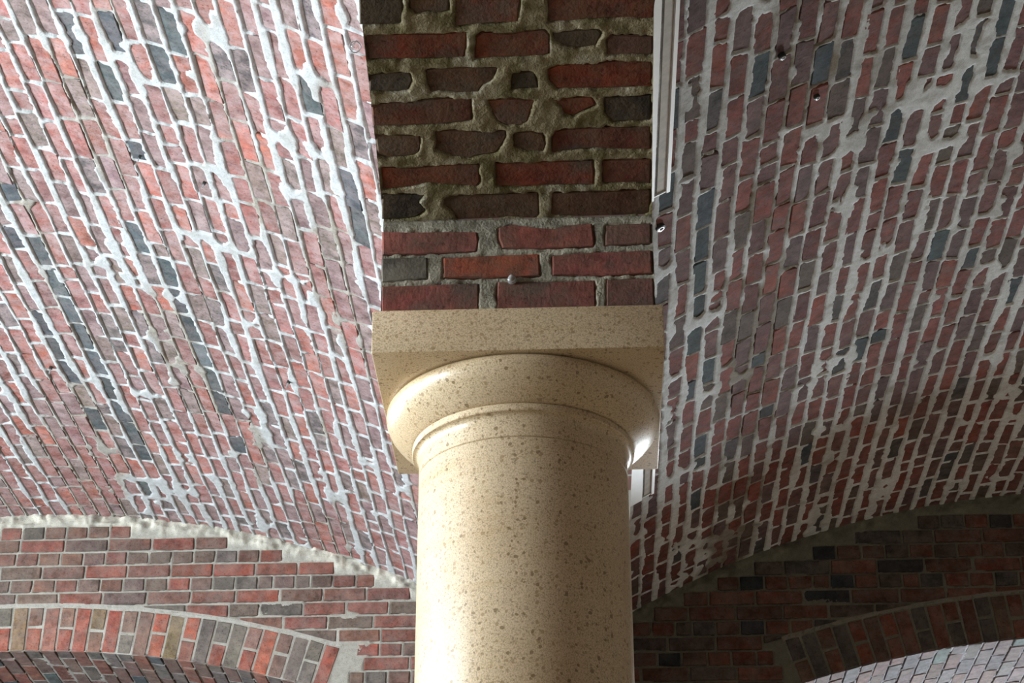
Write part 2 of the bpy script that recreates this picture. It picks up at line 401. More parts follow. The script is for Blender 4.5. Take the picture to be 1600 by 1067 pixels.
    side = 'left' if s < 0 else 'right'
    o = structure(new_obj('ceiling_' + side, me, M_MORTAR),
                  'brick barrel vault with broad white mortar joints, bright and pinkish' if s < 0 else
                  'brick barrel vault with smeared mortar joints, dim and dark red')
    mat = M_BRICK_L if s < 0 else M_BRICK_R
    bricks.sort(key=lambda b: -view_area(b[0], mapf))
    for poly, col in bricks[:300]:
        add_brick(poly, mapf, col, mat, o, face=rng.uniform(-0.003, 0.0015), tilt=0.003)
    add_brick_field(bricks[300:], mapf, mat, o, 'smaller_bricks')
    # the rest of the barrel: over the far half of the bay and back over the viewer
    def sheet(a0, a1, y0, y1, na, ny):
        ax = np.linspace(a0, a1, na); yy = np.linspace(y0, y1, ny)
        A, Yv = np.meshgrid(ax, yy, indexing='ij')
        m_ = mesh_np('vault_shell', mapf(A, Yv, np.full(A.shape, -0.004)).reshape(-1, 3), grid_faces(na, ny), None, True)
        uv = m_.uv_layers.new(name='UVMap'); li = np.zeros(len(m_.loops), np.int32); m_.loops.foreach_get('vertex_index', li)
        uv.data.foreach_set('uv', np.stack([Yv.ravel()[li], A.ravel()[li]], -1).astype(np.float32).ravel())
        return new_obj('vault_shell', m_, M_FAR, o)
    sheet(-A_SPRING[s], A_LO + 0.01, -9.8, Y_WALL, 24, 4)
    sheet(A_LO, A_SPRING[s], -9.8, Y0 + 0.01, 32, 4)
    return o
ceil_l = build_vault(-1); ceil_r = build_vault(1)

# ------------------------------------------------------------------ the arcade over the column: pier stub and segmental arch towards the viewer
ARC_R, ARC_ZC, ARC_YC, BREAK_Z, FACE_Y = 6.08, 0.715 - 6.08, -2.45, 0.305, -0.266
ARC_Y0 = ARC_YC + math.sqrt(ARC_R ** 2 - (BREAK_Z - ARC_ZC) ** 2); S0 = ARC_R * math.asin((ARC_Y0 - ARC_YC) / ARC_R)
def strip_map(u, s, h):
    u, s, h = np.broadcast_arrays(np.asarray(u, float), np.asarray(s, float), np.asarray(h, float))
    th = (S0 - s) / ARC_R
    yv, zv = FACE_Y - h, BREAK_Z + s
    ya, za = ARC_YC + (ARC_R - h) * np.sin(th), ARC_ZC + (ARC_R - h) * np.cos(th)
    k = s > 0
    return np.stack([u, np.where(k, ya, yv), ZB + np.where(k, za, zv)], -1)
STRIP_BRICKS = [
 ('k', [(-0.266, 0.542), (-0.188, 0.54), (-0.189, 0.509), (-0.195, 0.469), (-0.227, 0.469), (-0.272, 0.469)]),
 ('n', [(-0.175, 0.539), (-0.103, 0.537), (-0.107, 0.498), (-0.122, 0.492), (-0.145, 0.497), (-0.167, 0.491), (-0.177, 0.506)]),
 ('r', [(-0.091, 0.536), (0.028, 0.532), (0.022, 0.499), (0.019, 0.469), (-0.022, 0.466), (-0.063, 0.465), (-0.096, 0.462)]),
 ('d', [(0.074, 0.531), (0.271, 0.524), (0.267, 0.493), (0.266, 0.468), (0.195, 0.47), (0.131, 0.468), (0.074, 0.466)]),
 ('r', [(-0.263, 0.447), (-0.205, 0.448), (-0.158, 0.447), (-0.123, 0.444), (-0.077, 0.447), (-0.079, 0.412), (-0.084, 0.391), (-0.126, 0.391), (-0.186, 0.391), (-0.234, 0.394), (-0.263, 0.394)]),
 ('r', [(-0.06, 0.436), (-0.048, 0.447), (0.001, 0.441), (0.03, 0.447), (0.066, 0.449), (0.076, 0.436), (0.074, 0.393), (0.058, 0.389), (-0.007, 0.388), (-0.065, 0.387)]),
 ('k', [(0.08, 0.441), (0.124, 0.446), (0.165, 0.446), (0.171, 0.437), (0.161, 0.409), (0.129, 0.405), (0.102, 0.413), (0.084, 0.426)]),
 ('p', [(0.18, 0.422), (0.189, 0.434), (0.224, 0.431), (0.265, 0.427), (0.265, 0.386), (0.224, 0.388), (0.18, 0.388)]),
 ('k', [(-0.264, 0.356), (-0.242, 0.361), (-0.188, 0.362), (-0.184, 0.343), (-0.194, 0.321), (-0.216, 0.317), (-0.268, 0.32)]),
 ('n', [(-0.159, 0.365), (-0.098, 0.369), (-0.023, 0.367), (-0.027, 0.348), (-0.036, 0.336), (-0.052, 0.329), (-0.061, 0.313), (-0.101, 0.31), (-0.125, 0.318), (-0.153, 0.315), (-0.157, 0.342)]),
 ('k', [(0.003, 0.351), (0.045, 0.356), (0.052, 0.316), (0.026, 0.316), (-0.001, 0.314)]),
 ('r', [(0.071, 0.359), (0.087, 0.366), (0.129, 0.368), (0.159, 0.367), (0.182, 0.372), (0.264, 0.373), (0.265, 0.312), (0.17, 0.312), (0.086, 0.315), (0.071, 0.334)]),
 ('d', [(-0.267, 0.289), (-0.23, 0.292), (-0.188, 0.291), (-0.157, 0.297), (-0.12, 0.299), (-0.077, 0.295), (-0.078, 0.245), (-0.136, 0.238), (-0.198, 0.237), (-0.268, 0.239)]),
 ('r', [(-0.045, 0.292), (0.001, 0.294), (0.044, 0.289), (0.036, 0.268), (0.028, 0.239), (0.016, 0.231), (-0.014, 0.234), (-0.028, 0.243), (-0.037, 0.263)]),
 ('r', [(0.073, 0.293), (0.089, 0.286), (0.097, 0.293), (0.152, 0.292), (0.158, 0.274), (0.138, 0.262), (0.117, 0.249), (0.099, 0.254), (0.091, 0.273)]),
 ('k', [(0.175, 0.291), (0.218, 0.292), (0.263, 0.294), (0.263, 0.237), (0.189, 0.234), (0.174, 0.257)]),
 ('n', [(-0.266, 0.219), (-0.224, 0.216), (-0.181, 0.212), (-0.179, 0.192), (-0.184, 0.172), (-0.197, 0.165), (-0.247, 0.162), (-0.265, 0.169)]),
 ('n', [(-0.151, 0.222), (-0.101, 0.222), (-0.052, 0.217), (-0.015, 0.22), (-0.013, 0.207), (-0.022, 0.187), (-0.035, 0.168), (-0.073, 0.161), (-0.086, 0.155), (-0.128, 0.167), (-0.155, 0.181), (-0.149, 0.199)]),
 ('n', [(-0.001, 0.214), (0.034, 0.216), (0.056, 0.21), (0.062, 0.184), (0.057, 0.165), (0.027, 0.169), (-0.002, 0.179)]),
 ('d', [(0.073, 0.199), (0.081, 0.213), (0.102, 0.218), (0.181, 0.22), (0.263, 0.221), (0.264, 0.166), (0.224, 0.167), (0.156, 0.171), (0.107, 0.168), (0.072, 0.163)]),
 ('r', [(-0.26, 0.139), (-0.193, 0.135), (-0.13, 0.141), (-0.07, 0.139), (-0.07, 0.096), (-0.077, 0.087), (-0.108, 0.091), (-0.177, 0.098), (-0.209, 0.091), (-0.262, 0.086)]),
 ('r', [(-0.037, 0.14), (0.069, 0.143), (0.151, 0.142), (0.154, 0.112), (0.152, 0.084), (0.08, 0.085), (0.005, 0.083), (-0.039, 0.087)]),
 ('d', [(0.171, 0.141), (0.218, 0.141), (0.264, 0.141), (0.263, 0.084), (0.23, 0.088), (0.17, 0.088)]),
 ('k', [(-0.265, 0.072), (-0.21, 0.072), (-0.179, 0.068), (-0.193, 0.052), (-0.181, 0.031), (-0.202, 0.013), (-0.24, 0.011), (-0.27, 0.01)]),
 ('n', [(-0.145, 0.06), (-0.122, 0.066), (-0.059, 0.066), (0.044, 0.067), (0.044, 0.014), (0.037, 0.004), (-0.011, 0.01), (-0.062, 0.006), (-0.119, 0.007), (-0.133, 0.035), (-0.146, 0.043)]),
 ('n', [(0.07, 0.065), (0.143, 0.067), (0.263, 0.068), (0.263, 0.01), (0.192, 0.006), (0.116, 0.007), (0.068, 0.014)]),
 ('R', [(-0.269, -0.024), (-0.214, -0.028), (-0.138, -0.028), (-0.08, -0.031), (-0.077, -0.054), (-0.08, -0.075), (-0.137, -0.076), (-0.2, -0.078), (-0.267, -0.077)]),
 ('R', [(-0.037, -0.022), (-0.011, -0.016), (0.027, -0.023), (0.078, -0.029), (0.097, -0.021), (0.148, -0.019), (0.152, -0.064), (0.15, -0.07), (0.09, -0.071), (0.027, -0.072), (-0.03, -0.069), (-0.037, -0.047)]),
 ('N', [(0.175, -0.022), (0.217, -0.02), (0.264, -0.02), (0.262, -0.067), (0.172, -0.069)]),
 ('g', [(-0.268, -0.087), (-0.213, -0.086), (-0.178, -0.087), (-0.176, -0.134), (-0.211, -0.137), (-0.267, -0.14)]),
 ('o', [(-0.146, -0.089), (-0.086, -0.086), (-0.011, -0.084), (0.042, -0.084), (0.044, -0.134), (-0.011, -0.135), (-0.061, -0.137), (-0.145, -0.134)]),
 ('R', [(0.068, -0.091), (0.115, -0.085), (0.19, -0.084), (0.263, -0.083), (0.263, -0.134), (0.176, -0.137), (0.068, -0.134)]),
 ('R', [(-0.266, -0.151), (-0.211, -0.15), (-0.136, -0.148), (-0.076, -0.148), (-0.076, -0.205), (-0.265, -0.207)]),
 ('R', [(-0.039, -0.147), (0.026, -0.148), (0.151, -0.147), (0.151, -0.208), (-0.041, -0.206)]),
 ('N', [(0.173, -0.146), (0.22, -0.144), (0.264, -0.144), (0.264, -0.208), (0.172, -0.206)]),
]
SC = {'k': (0.038, 0.032, 0.025), 'n': (0.089, 0.043, 0.025), 'r': (0.157, 0.034, 0.017), 'd': (0.111, 0.032, 0.020),  # soffit tones darkened for its shade; capitals are paler copies for lit courses
      'p': (0.110, 0.051, 0.046), 'R': (0.215, 0.064, 0.052), 'N': (0.150, 0.068, 0.056), 'g': (0.138, 0.129, 0.110), 'o': (0.304, 0.078, 0.039)}
def build_arcade():
    items = [(poly, SC[k]) for k, poly in STRIP_BRICKS]
    s = 0.552; row = 0
    while s < 1.55:                                   # courses of the arch above the frame
        cuts = [-0.266, -0.07, 0.145, 0.266] if row % 2 else [-0.266, -0.16, 0.05, 0.266]
        for a, b in zip(cuts, cuts[1:]):
            items.append((jit([(a + 0.006, s + 0.066), (b - 0.006, s + 0.066), (b - 0.006, s + 0.009), (a + 0.006, s + 0.009)], 0.003), SC[rng.choice('rrdnkn')]))
        s += 0.0755; row += 1
    ua = np.linspace(-0.2665, 0.2665, 150); va = np.arange(-0.214, 1.60, 0.004)
    U, V = np.meshgrid(ua, va, indexing='ij')
    sd = field_fast(U, V, ua, va, [p for p, _ in items])
    t = 0.0005 + 0.008 * (vnoise(U, V, 60, 51, 3) - 0.5)
    proud = 0.003 + 0.007 * (vnoise(U, V, 45, 52, 4) - 0.5)
    low = V < 0
    proud = np.where(low, proud - 0.004, proud)
    H = proud + (-0.016 - proud) * sstep(t - 0.003, t + 0.004, sd)
    tan = np.array((0.25, 0.212, 0.130)); grey = np.array((0.36, 0.33, 0.26)); olive = np.array((0.16, 0.138, 0.07))
    k = sstep(0.45, 0.62, vnoise(U, V, 22, 55, 3))[..., None]; g = low[..., None] * 1.0
    Cc = (tan * (1 - k) + olive * k) * (1 - g) + (grey * (1 - 0.3 * k)) * g  # soffit mortar darkened for its shade, paler on the lit courses below
    pale = sstep(0.60, 0.72, vnoise(U, V, 17, 58, 3))[..., None] * 0.5
    Cc = Cc * (1 - pale) + np.array((0.45, 0.42, 0.33)) * pale
    o = structure(new_obj('wall_arcade', mesh_np('arcade_mortar', strip_map(U, V, H).reshape(-1, 3), grid_faces(len(ua), len(va)), Cc.reshape(-1, 3), True), M_MORTAR_ROUGH),
                  'dark brick soffit of the arch rising from the column towards the viewer')
    for p, c in items:
        add_brick(p, strip_map, shade(c, 0.10), M_BRICK_S, o, face=rng.uniform(-0.001, 0.001), depth=0.03, inset=0.0025)
    # core of the arcade wall: spandrels up to the vaults, and the arch on the far side of the column
    prof = []
    for y in np.linspace(-9.4, -0.262, 60):
        yy = y if y > -4.9 else -9.8 - y
        dy = yy - ARC_YC
        prof.append((y, ARC_ZC + math.sqrt(ARC_R ** 2 - dy * dy) + 0.012) if abs(dy) < 2.19 else (y, 0.10))
    prof.append((-0.250, 0.093)); prof.append((0.250, 0.093))
    for y in np.linspace(0.262, 4.89, 40):
        dy = y - 2.45; prof.append((y, ARC_ZC + math.sqrt(ARC_R ** 2 - dy * dy)) if abs(dy) < 2.19 else (y, 0.10))
    V = []; F = []; n = len(prof)
    for x in (-0.262, 0.262):
        for y, z in prof: V.append((x, y, ZB + z))
        for y, z in prof: V.append((x, y, ZB + 1.45))
    for i in range(n - 1):
        F.append((i, i + 1, 2 * n + i + 1, 2 * n + i))                       # soffit
        F.append((i, n + i, n + i + 1, i + 1)); F.append((2 * n + i, 2 * n + i + 1, 3 * n + i + 1, 3 * n + i))
    me = bpy.data.meshes.new('arcade_core'); me.from_pydata(V, [], F)
    uv = me.uv_layers.new(name='UVMap')
    for lp in me.loops:
        v = me.vertices[lp.vertex_index].co; uv.data[lp.index].uv = (v.y, v.z)
    new_obj('spandrel', me, M_FAR, o)
    return o
arcade = build_arcade()

# ------------------------------------------------------------------ back wall with its two segmental arches
AR_IN, AR_EX, AR_CROWN = 4.70, 4.913, 1.262
AR_ZC = AR_CROWN - AR_IN; AR_HALF = 0.2996
def z_intrados(X):
    d = abs(abs(X) - BAY); return AR_ZC + math.sqrt(AR_IN ** 2 - d * d)
def wall_map(u, v, h):
    u, v, h = np.broadcast_arrays(np.asarray(u, float), np.asarray(v, float), np.asarray(h, float))
    return np.stack([u, Y_WALL - h, ZB + v], -1)
def clip_half(poly, nx, nz, c):
    """keep the side where nx*x + nz*z >= c"""
    out = []
    for (ax, az), (bx, bz) in zip(poly, poly[1:] + poly[:1]):
        da, db = nx * ax + nz * az - c, nx * bx + nz * bz - c
        if da >= 0: out.append((ax, az))
        if (da >= 0) != (db >= 0):
            t = da / (da - db); out.append((ax + t * (bx - ax), az + t * (bz - az)))
    return out
def area(poly):
    P = np.asarray(poly); return 0.5 * abs(np.dot(P[:, 0], np.roll(P[:, 1], -1)) - np.dot(P[:, 1], np.roll(P[:, 0], -1)))
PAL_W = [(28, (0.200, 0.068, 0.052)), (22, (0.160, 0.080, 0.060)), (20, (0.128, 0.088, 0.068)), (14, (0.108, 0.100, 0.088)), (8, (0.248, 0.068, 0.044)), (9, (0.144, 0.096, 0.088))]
PAL_WR = [(30, (0.140, 0.039, 0.025)), (22, (0.109, 0.043, 0.028)), (18, (0.070, 0.051, 0.043)), (16, (0.043, 0.045, 0.048)), (8, (0.156, 0.051, 0.031)), (8, (0.033, 0.043, 0.058))]  # dark bricks, lowered further in colour to stand in for weak light
HALF_X = BAY - AR_IN * math.sin(AR_HALF)          # edge of the pier between the arches
def build_back_wall():
    items = []
    def course(z0, z1, sgn, kind, off, L, joint):
        x_lo, x_hi = (-3.3, 0.0) if sgn < 0 else (0.0, 3.3)
        x = x_lo - off
        pal = PAL_W if sgn < 0 else PAL_WR
        while x < x_hi:
            l = (L if kind == 's' else L * 0.515) * rng.uniform(0.965, 1.035)
            if rng.random() < 0.05: l *= 0.7
            xa, xb = x + joint / 2, x + l - joint / 2
            x += l
            if xb > x_hi: xb = x_hi
            if xa < x_lo or xb - xa < 0.03: continue
            za, zb_ = z0 + joint / 2 + rng.uniform(-0.001, 0.001), z1 - joint / 2 + rng.uniform(-0.001, 0.001)
            lim = lambda X: vault_z(X if abs(X) > 0.3 else 0.3 * sgn) - 0.036
            # whole bricks stepped under the vault, the last one cut short
            if min(lim(xa), lim(xb)) < zb_:
                if max(lim(xa), lim(xb)) < zb_: continue
                lo_, hi_ = xa, xb
                for _ in range(20):
                    mid = (lo_ + hi_) / 2
                    good = lim(mid) >= zb_
                    if sgn < 0: lo_, hi_ = (mid, hi_) if good else (lo_, mid)
                    else: lo_, hi_ = (lo_, mid) if good else (mid, hi_)
                if sgn < 0: xb = lo_
                else: xa = hi_
                if xb - xa < 0.06: continue
            poly = [(xa, zb_), (xb, zb_), (xb, za), (xa, za)]
            xm = (xa + xb) / 2
            for arch in (-BAY, BAY):
                d = xm - arch
                if abs(d) < AR_EX * math.sin(AR_HALF) + 0.2:
                    for dd in (max(-1.45, min(1.45, d)),):
                        ang = math.asin(dd / AR_EX); nx, nz = math.sin(ang), math.cos(ang)
                        # plane through the extrados point, tangent to the ring
                        c = nx * (arch + (AR_EX + 0.016) * nx) + nz * (AR_ZC + (AR_EX + 0.016) * nz)
                        inside_span = abs(d) < AR_EX * math.sin(AR_HALF) + 0.02
                        if inside_span: poly = clip_half(poly, nx, nz, c)
                        if len(poly) < 3: break
                    if len(poly) >= 3:       # skewback: keep clear of the end of the ring
                        sg = 1 if d > 0 else -1
                        ang = sg * AR_HALF
                        if min(q[1] for q in poly) < AR_ZC + AR_EX * math.cos(AR_HALF):
                            tx, tz = math.cos(ang) * sg, -math.sin(ang) * sg
                            c2 = tx * arch + tz * AR_ZC + 0.006
                            poly2 = clip_half(poly, tx, tz, c2)
                            if abs(d) >= AR_EX * math.sin(AR_HALF) - 0.12 and len(poly2) >= 3: poly = poly2
                if len(poly) < 3: break
            if len(poly) < 3 or area(poly) < 0.0009: continue
            cx = sum(q[0] for q in poly) / len(poly); cz = sum(q[1] for q in poly) / len(poly)
            if abs(cx) > HALF_X + 0.02 and cz < z_intrados(cx) + 0.2 and abs(abs(cx) - BAY) < 1.39 : continue
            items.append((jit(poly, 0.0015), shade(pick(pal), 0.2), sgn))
    z = 1.8098 + 0.0666
    kinds = 'hshshsssshshs' ; i = 0
    while z > 0.86:
        course(z - 0.0666, z, -1, kinds[i % len(kinds)], rng.uniform(0, 0.2), 0.2035, 0.011); z -= 0.0666; i += 1
    z = 1.854 + 0.0715; kinds = 'shshshsshshs'; i = 0
    while z > 0.86:
        course(z - 0.0715, z, 1, kinds[i % len(kinds)], rng.uniform(0, 0.2), 0.2145, 0.012); z -= 0.0715; i += 1
    # mortar bed in three sheets, each following the curve of an arch below and of a vault above
    Vs, Fs, Cs, off = [], [], [], 0
    polys = [p for p, _, _ in items]
    for (xa, xb) in ((-3.35, -HALF_X), (-HALF_X, HALF_X), (HALF_X, 3.35)):
        xs = np.linspace(xa, xb, int((xb - xa) / 0.0085))
        mid = xa == -HALF_X
        zlo = np.array([0.80 if mid else z_intrados(x) + 0.20 for x in xs]); zhi = np.array([vault_z(x if abs(x) > 0.3 else 0.3) + 0.035 for x in xs])
        if not mid:                                # behind the ring bricks the bed goes on down to the opening
            zlo = np.array([z_intrados(x) + 0.012 for x in xs])
        nz = int((zhi - zlo).max() / 0.0085)
        T = np.linspace(0, 1, nz); U = np.repeat(xs[:, None], nz, 1); V = zlo[:, None] + (zhi - zlo)[:, None] * T[None, :]
        sd = field(U, V, polys)
        t = -0.001 + 0.006 * (vnoise(U, V, 55, 61, 3) - 0.5) + np.clip(vnoise(U, V, 6, 62, 3) - 0.63, 0, 1) * 0.12
        dv = np.array([vault_z(x if abs(x) > 0.3 else 0.3) for x in xs])[:, None] - V       # distance below the vault
        crust = sstep(0.085, 0.03, dv + 0.03 * (vnoise(U, V, 14, 63, 3) - 0.5)) * (sd < 0.001)
        proud = -0.001 + 0.003 * (vnoise(U, V, 70, 64, 2) - 0.5) + crust * (0.002 + 0.050 * np.clip(vnoise(U, V, 34, 65, 4) - 0.25, 0, 1) * np.where(U < 0, 1.0, 0.35))
        H = proud + (-0.014 - proud) * sstep(t - 0.003, t + 0.004, sd)
        lft = (U < 0)[..., None]  # right half darker like its bricks, the dimness put into the colour
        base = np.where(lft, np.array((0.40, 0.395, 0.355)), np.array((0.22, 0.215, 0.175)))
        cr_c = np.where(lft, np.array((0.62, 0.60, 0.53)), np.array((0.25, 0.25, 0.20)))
        Cc = base * (1 - crust[..., None]) + cr_c * crust[..., None] * (0.35 + 0.95 * vnoise(U, V, 26, 66, 4))[..., None]
        Vs.append(wall_map(U, V, H).reshape(-1, 3)); Fs.append(grid_faces(len(xs), nz, off)); Cs.append(Cc.reshape(-1, 3)); off += U.size
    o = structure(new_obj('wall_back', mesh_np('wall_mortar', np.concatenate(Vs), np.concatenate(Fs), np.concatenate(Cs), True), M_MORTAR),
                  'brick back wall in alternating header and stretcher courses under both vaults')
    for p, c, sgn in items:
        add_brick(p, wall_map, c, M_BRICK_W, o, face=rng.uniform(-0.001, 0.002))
    return o
wall_back = build_back_wall()

def build_arch(sgn, n):
    xc = sgn * BAY
    def ring_map(u, v, h):                        # u along the intrados from the crown, v radial outwards
        u, v, h = np.broadcast_arrays(np.asarray(u, float), np.asarray(v, float), np.asarray(h, float))
        th = u / AR_IN; r = AR_IN + v
        return np.stack([xc + r * np.sin(th), Y_WALL - h, ZB + AR_ZC + r * np.cos(th)], -1)
    DEPTH = 0.9
    def soffit_map(u, v, h):                      # v into the wall
        u, v, h = np.broadcast_arrays(np.asarray(u, float), np.asarray(v, float), np.asarray(h, float))
        th = u / AR_IN; r = AR_IN - h
        return np.stack([xc + r * np.sin(th), Y_WALL + v, ZB + AR_ZC + r * np.cos(th)], -1)
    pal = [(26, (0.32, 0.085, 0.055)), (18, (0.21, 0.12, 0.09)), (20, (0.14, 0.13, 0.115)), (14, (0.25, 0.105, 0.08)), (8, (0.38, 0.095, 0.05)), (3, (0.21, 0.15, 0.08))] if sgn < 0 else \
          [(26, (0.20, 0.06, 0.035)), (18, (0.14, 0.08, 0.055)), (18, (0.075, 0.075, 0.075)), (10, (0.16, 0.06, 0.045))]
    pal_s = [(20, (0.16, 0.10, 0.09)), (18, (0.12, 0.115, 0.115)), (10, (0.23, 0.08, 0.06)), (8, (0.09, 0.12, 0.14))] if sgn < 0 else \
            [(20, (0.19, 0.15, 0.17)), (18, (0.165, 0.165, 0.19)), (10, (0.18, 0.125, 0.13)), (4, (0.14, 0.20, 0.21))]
    U1 = AR_IN * AR_HALF; cnt = int(round(2 * U1 / 0.0705)); p = 2 * U1 / cnt
    ring, soff = [], []
    for i in range(cnt):
        a, b = -U1 + i * p + 0.005, -U1 + (i + 1) * p - 0.005
        if i % 2: ring.append((jit([(a, 0.208), (b, 0.208), (b, 0.003), (a, 0.003)], 0.0018), shade(pick(pal), 0.18)))
        else:
            q = 0.105 + rng.uniform(-0.012, 0.012)
            ring.append((jit([(a, 0.208), (b, 0.208), (b, q + 0.006), (a, q + 0.006)], 0.0018), shade(pick(pal), 0.18)))
            ring.append((jit([(a, q - 0.006), (b, q - 0.006), (b, 0.003), (a, 0.003)], 0.0018), shade(pick(pal), 0.18)))
        v = 0.105 if i % 2 == 0 else 0.0
        soff.append((jit([(a, 0.006), (b, 0.006), (b, 0.098 if i % 2 == 0 else 0.20), (a, 0.098 if i % 2 == 0 else 0.20)], 0.001), shade(pick(pal_s), 0.2)))
        v = 0.105 if i % 2 == 0 else 0.207
        while v < DEPTH - 0.05:
            e = min(v + 0.207, DEPTH)
            soff.append((jit([(a, v + 0.005), (b, v + 0.005), (b, e - 0.005), (a, e - 0.005)], 0.001), shade(pick(pal_s), 0.2))); v = e
    Vs, Fs, Cs, off = [], [], [], 0
    left = sgn < 0
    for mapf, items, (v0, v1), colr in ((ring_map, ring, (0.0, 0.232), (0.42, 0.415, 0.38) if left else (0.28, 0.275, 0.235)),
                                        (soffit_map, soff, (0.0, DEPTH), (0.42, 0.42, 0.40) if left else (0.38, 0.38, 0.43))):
        ua = np.arange(-U1 - 0.004, U1 + 0.004, 0.0085); va = np.linspace(v0, v1, int((v1 - v0) / 0.0085))
        U, V = np.meshgrid(ua, va, indexing='ij')
        sd = field_fast(U, V, ua, va, [q for q, _ in items])
        t = -0.001 + 0.006 * (vnoise(U, V, 55, 71, 3) - 0.5) + np.clip(vnoise(U, V, 7, 72 + n, 3) - 0.62, 0, 1) * (0.16 if left else 0.05)
        proud = -0.0005 + 0.003 * (vnoise(U, V, 70, 73, 2) - 0.5)
        H = proud + (-0.014 - proud) * sstep(t - 0.003, t + 0.004, sd)
        if v1 > 0.5: H = H - 0.001
        Vs.append(mapf(U, V, H).reshape(-1, 3)); Fs.append(grid_faces(len(ua), len(va), off)); off += U.size
        Cs.append(np.tile(np.array(colr), (U.size, 1)))
    o = structure(new_obj('trim_%d' % n, mesh_np('arch_mortar', np.concatenate(Vs), np.concatenate(Fs), np.concatenate(Cs), True), M_MORTAR),
                  'segmental brick arch in the brighter left part of the back wall' if left else 'segmental brick arch in the dark right part of the back wall')
    for q, c in ring: add_brick(q, ring_map, c, M_BRICK_W, o, name='arch_brick', face=rng.uniform(0.001, 0.004))
    near = sorted(soff, key=lambda b: -view_area(b[0], soffit_map))
    for q, c in near: add_brick(q, soffit_map, c, M_BRICK_W, o, name='soffit_brick', face=rng.uniform(-0.001, 0.001))
    return o
arch_l = build_arch(-1, 1); arch_r = build_arch(1, 2)

# ------------------------------------------------------------------ the rest of the hall: floor, piers, outer walls with windows, room behind
def box_mesh(name, boxes):
    V, F = [], []
    for (x0, y0, z0), (x1, y1, z1) in boxes:
        b = len(V)
        V += [(x0, y0, z0), (x1, y0, z0), (x1, y1, z0), (x0, y1, z0), (x0, y0, z1), (x1, y0, z1), (x1, y1, z1), (x0, y1, z1)]
        F += [tuple(b + i for i in f) for f in ((0, 3, 2, 1), (4, 5, 6, 7), (0, 1, 5, 4), (1, 2, 6, 5), (2, 3, 7, 6), (3, 0, 4, 7))]
    me = bpy.data.meshes.new(name); me.from_pydata(V, [], F); return me
Y_BACK, Y_FAR = -9.8, 8.6
structure(new_obj('ceiling_light_stop', box_mesh('light_stop_slab', [((-5.3, Y_BACK - 0.3, ZB + 2.1), (5.3, Y_FAR + 0.3, ZB + 2.3))]), M_PLAIN), 'added slab above the vaults, out of view, keeping sky light out')  # unseen slab added to stop sky light leaking in over the vaults
structure(new_obj('floor', box_mesh('floor', [((-5.3, Y_BACK, -0.1), (5.3, Y_FAR + 0.3, 0.0))]), M_FLOOR), 'worn concrete floor of the hall')
def windowed_wall(name, x0, x1, wins, y0, y1, top):
    boxes = []; y = y0
    for a, b in sorted(wins):
        boxes.append(((x0, y, 0), (x1, a, top)))
        boxes.append(((x0, a, 0), (x1, b, WIN_SILL))); boxes.append(((x0, a, WIN_HEAD), (x1, b, top))); y = b
    boxes.append(((x0, y, 0), (x1, y1, top)))
    return structure(new_obj(name, box_mesh(name, boxes), M_PLASTER))
WALL_TOP = ZB + 2.1
windowed_wall('wall_left', -5.2, -4.9, WIN_L, Y_BACK, Y_WALL, WALL_TOP)
windowed_wall('wall_right', 4.9, 5.2, WIN_R, Y_BACK, Y_WALL, WALL_TOP)
structure(new_obj('wall_front', box_mesh('wall_front', [((-5.2, Y_BACK - 0.3, 0), (5.2, Y_BACK, ZB + 2.1))]), M_PLASTER))
def window_frame(n, x, a, b):
    h = 0.03; bars = []
    for y in np.linspace(a + h, b - h, 3): bars.append(((x - 0.04, y - h, WIN_SILL), (x + 0.04, y + h, WIN_HEAD)))
    for z in np.linspace(WIN_SILL + h, WIN_HEAD - h, 4): bars.append(((x - 0.035, a, z - h), (x + 0.035, b, z + h)))
    structure(new_obj('window_%d' % n, box_mesh('window_frame', bars), M_TIMBER))
for i, (a, b) in enumerate(WIN_L): window_frame(i + 1, -5.1, a, b)
for i, (a, b) in enumerate(WIN_R): window_frame(len(WIN_L) + i + 1, 5.1, a, b)
# back wall below and beside the arches, and its thickness
pier = [((-HALF_X + 0.012, Y_WALL + 0.02, 0), (HALF_X - 0.012, Y_WALL + 0.9, ZB + 1.5)), ((-HALF_X, Y_WALL + 0.002, 0), (HALF_X, Y_WALL + 0.02, ZB + 0.81)),
        ((-5.2, Y_WALL, 0), (-2 * BAY + HALF_X, Y_WALL + 0.9, ZB + 2.1)), ((2 * BAY - HALF_X, Y_WALL, 0), (5.2, Y_WALL + 0.9, ZB + 2.1)),
        ((-5.2, Y_WALL + 0.04, ZB + 1.30), (5.2, Y_WALL + 0.9, ZB + 2.1))]
new_obj('pier', box_mesh('pier', pier), M_PLAIN, wall_back)
BR = (2.1, 3.9, 2.35, ZB + 0.75)        # window of the room behind, on the right
yb = Y_FAR
wb = [((-5.2, yb, 0), (BR[0], yb + 0.3, 6)), ((BR[1], yb, 0), (5.2, yb + 0.3, 6)), ((BR[0], yb, 0), (BR[1], yb + 0.3, BR[2])), ((BR[0], yb, BR[3]), (BR[1], yb + 0.3, 6)),
      ((-5.2, Y_WALL + 0.9, 0), (-5.0, yb, 6)), ((5.0, Y_WALL + 0.9, 0), (5.2, yb, 6)), ((-5.2, Y_WALL + 0.9, 5.0), (5.2, yb, 5.2)), ((-0.1, Y_WALL + 0.9, 0), (0.1, yb, 5.0))]
structure(new_obj('wall_far', box_mesh('wall_far', wb), M_PLASTER))
portal('window_daylight', ((BR[0] + BR[1]) / 2, yb + 0.08, (BR[2] + BR[3]) / 2), (-math.pi / 2, 0, 0), BR[1] - BR[0], BR[3] - BR[2])

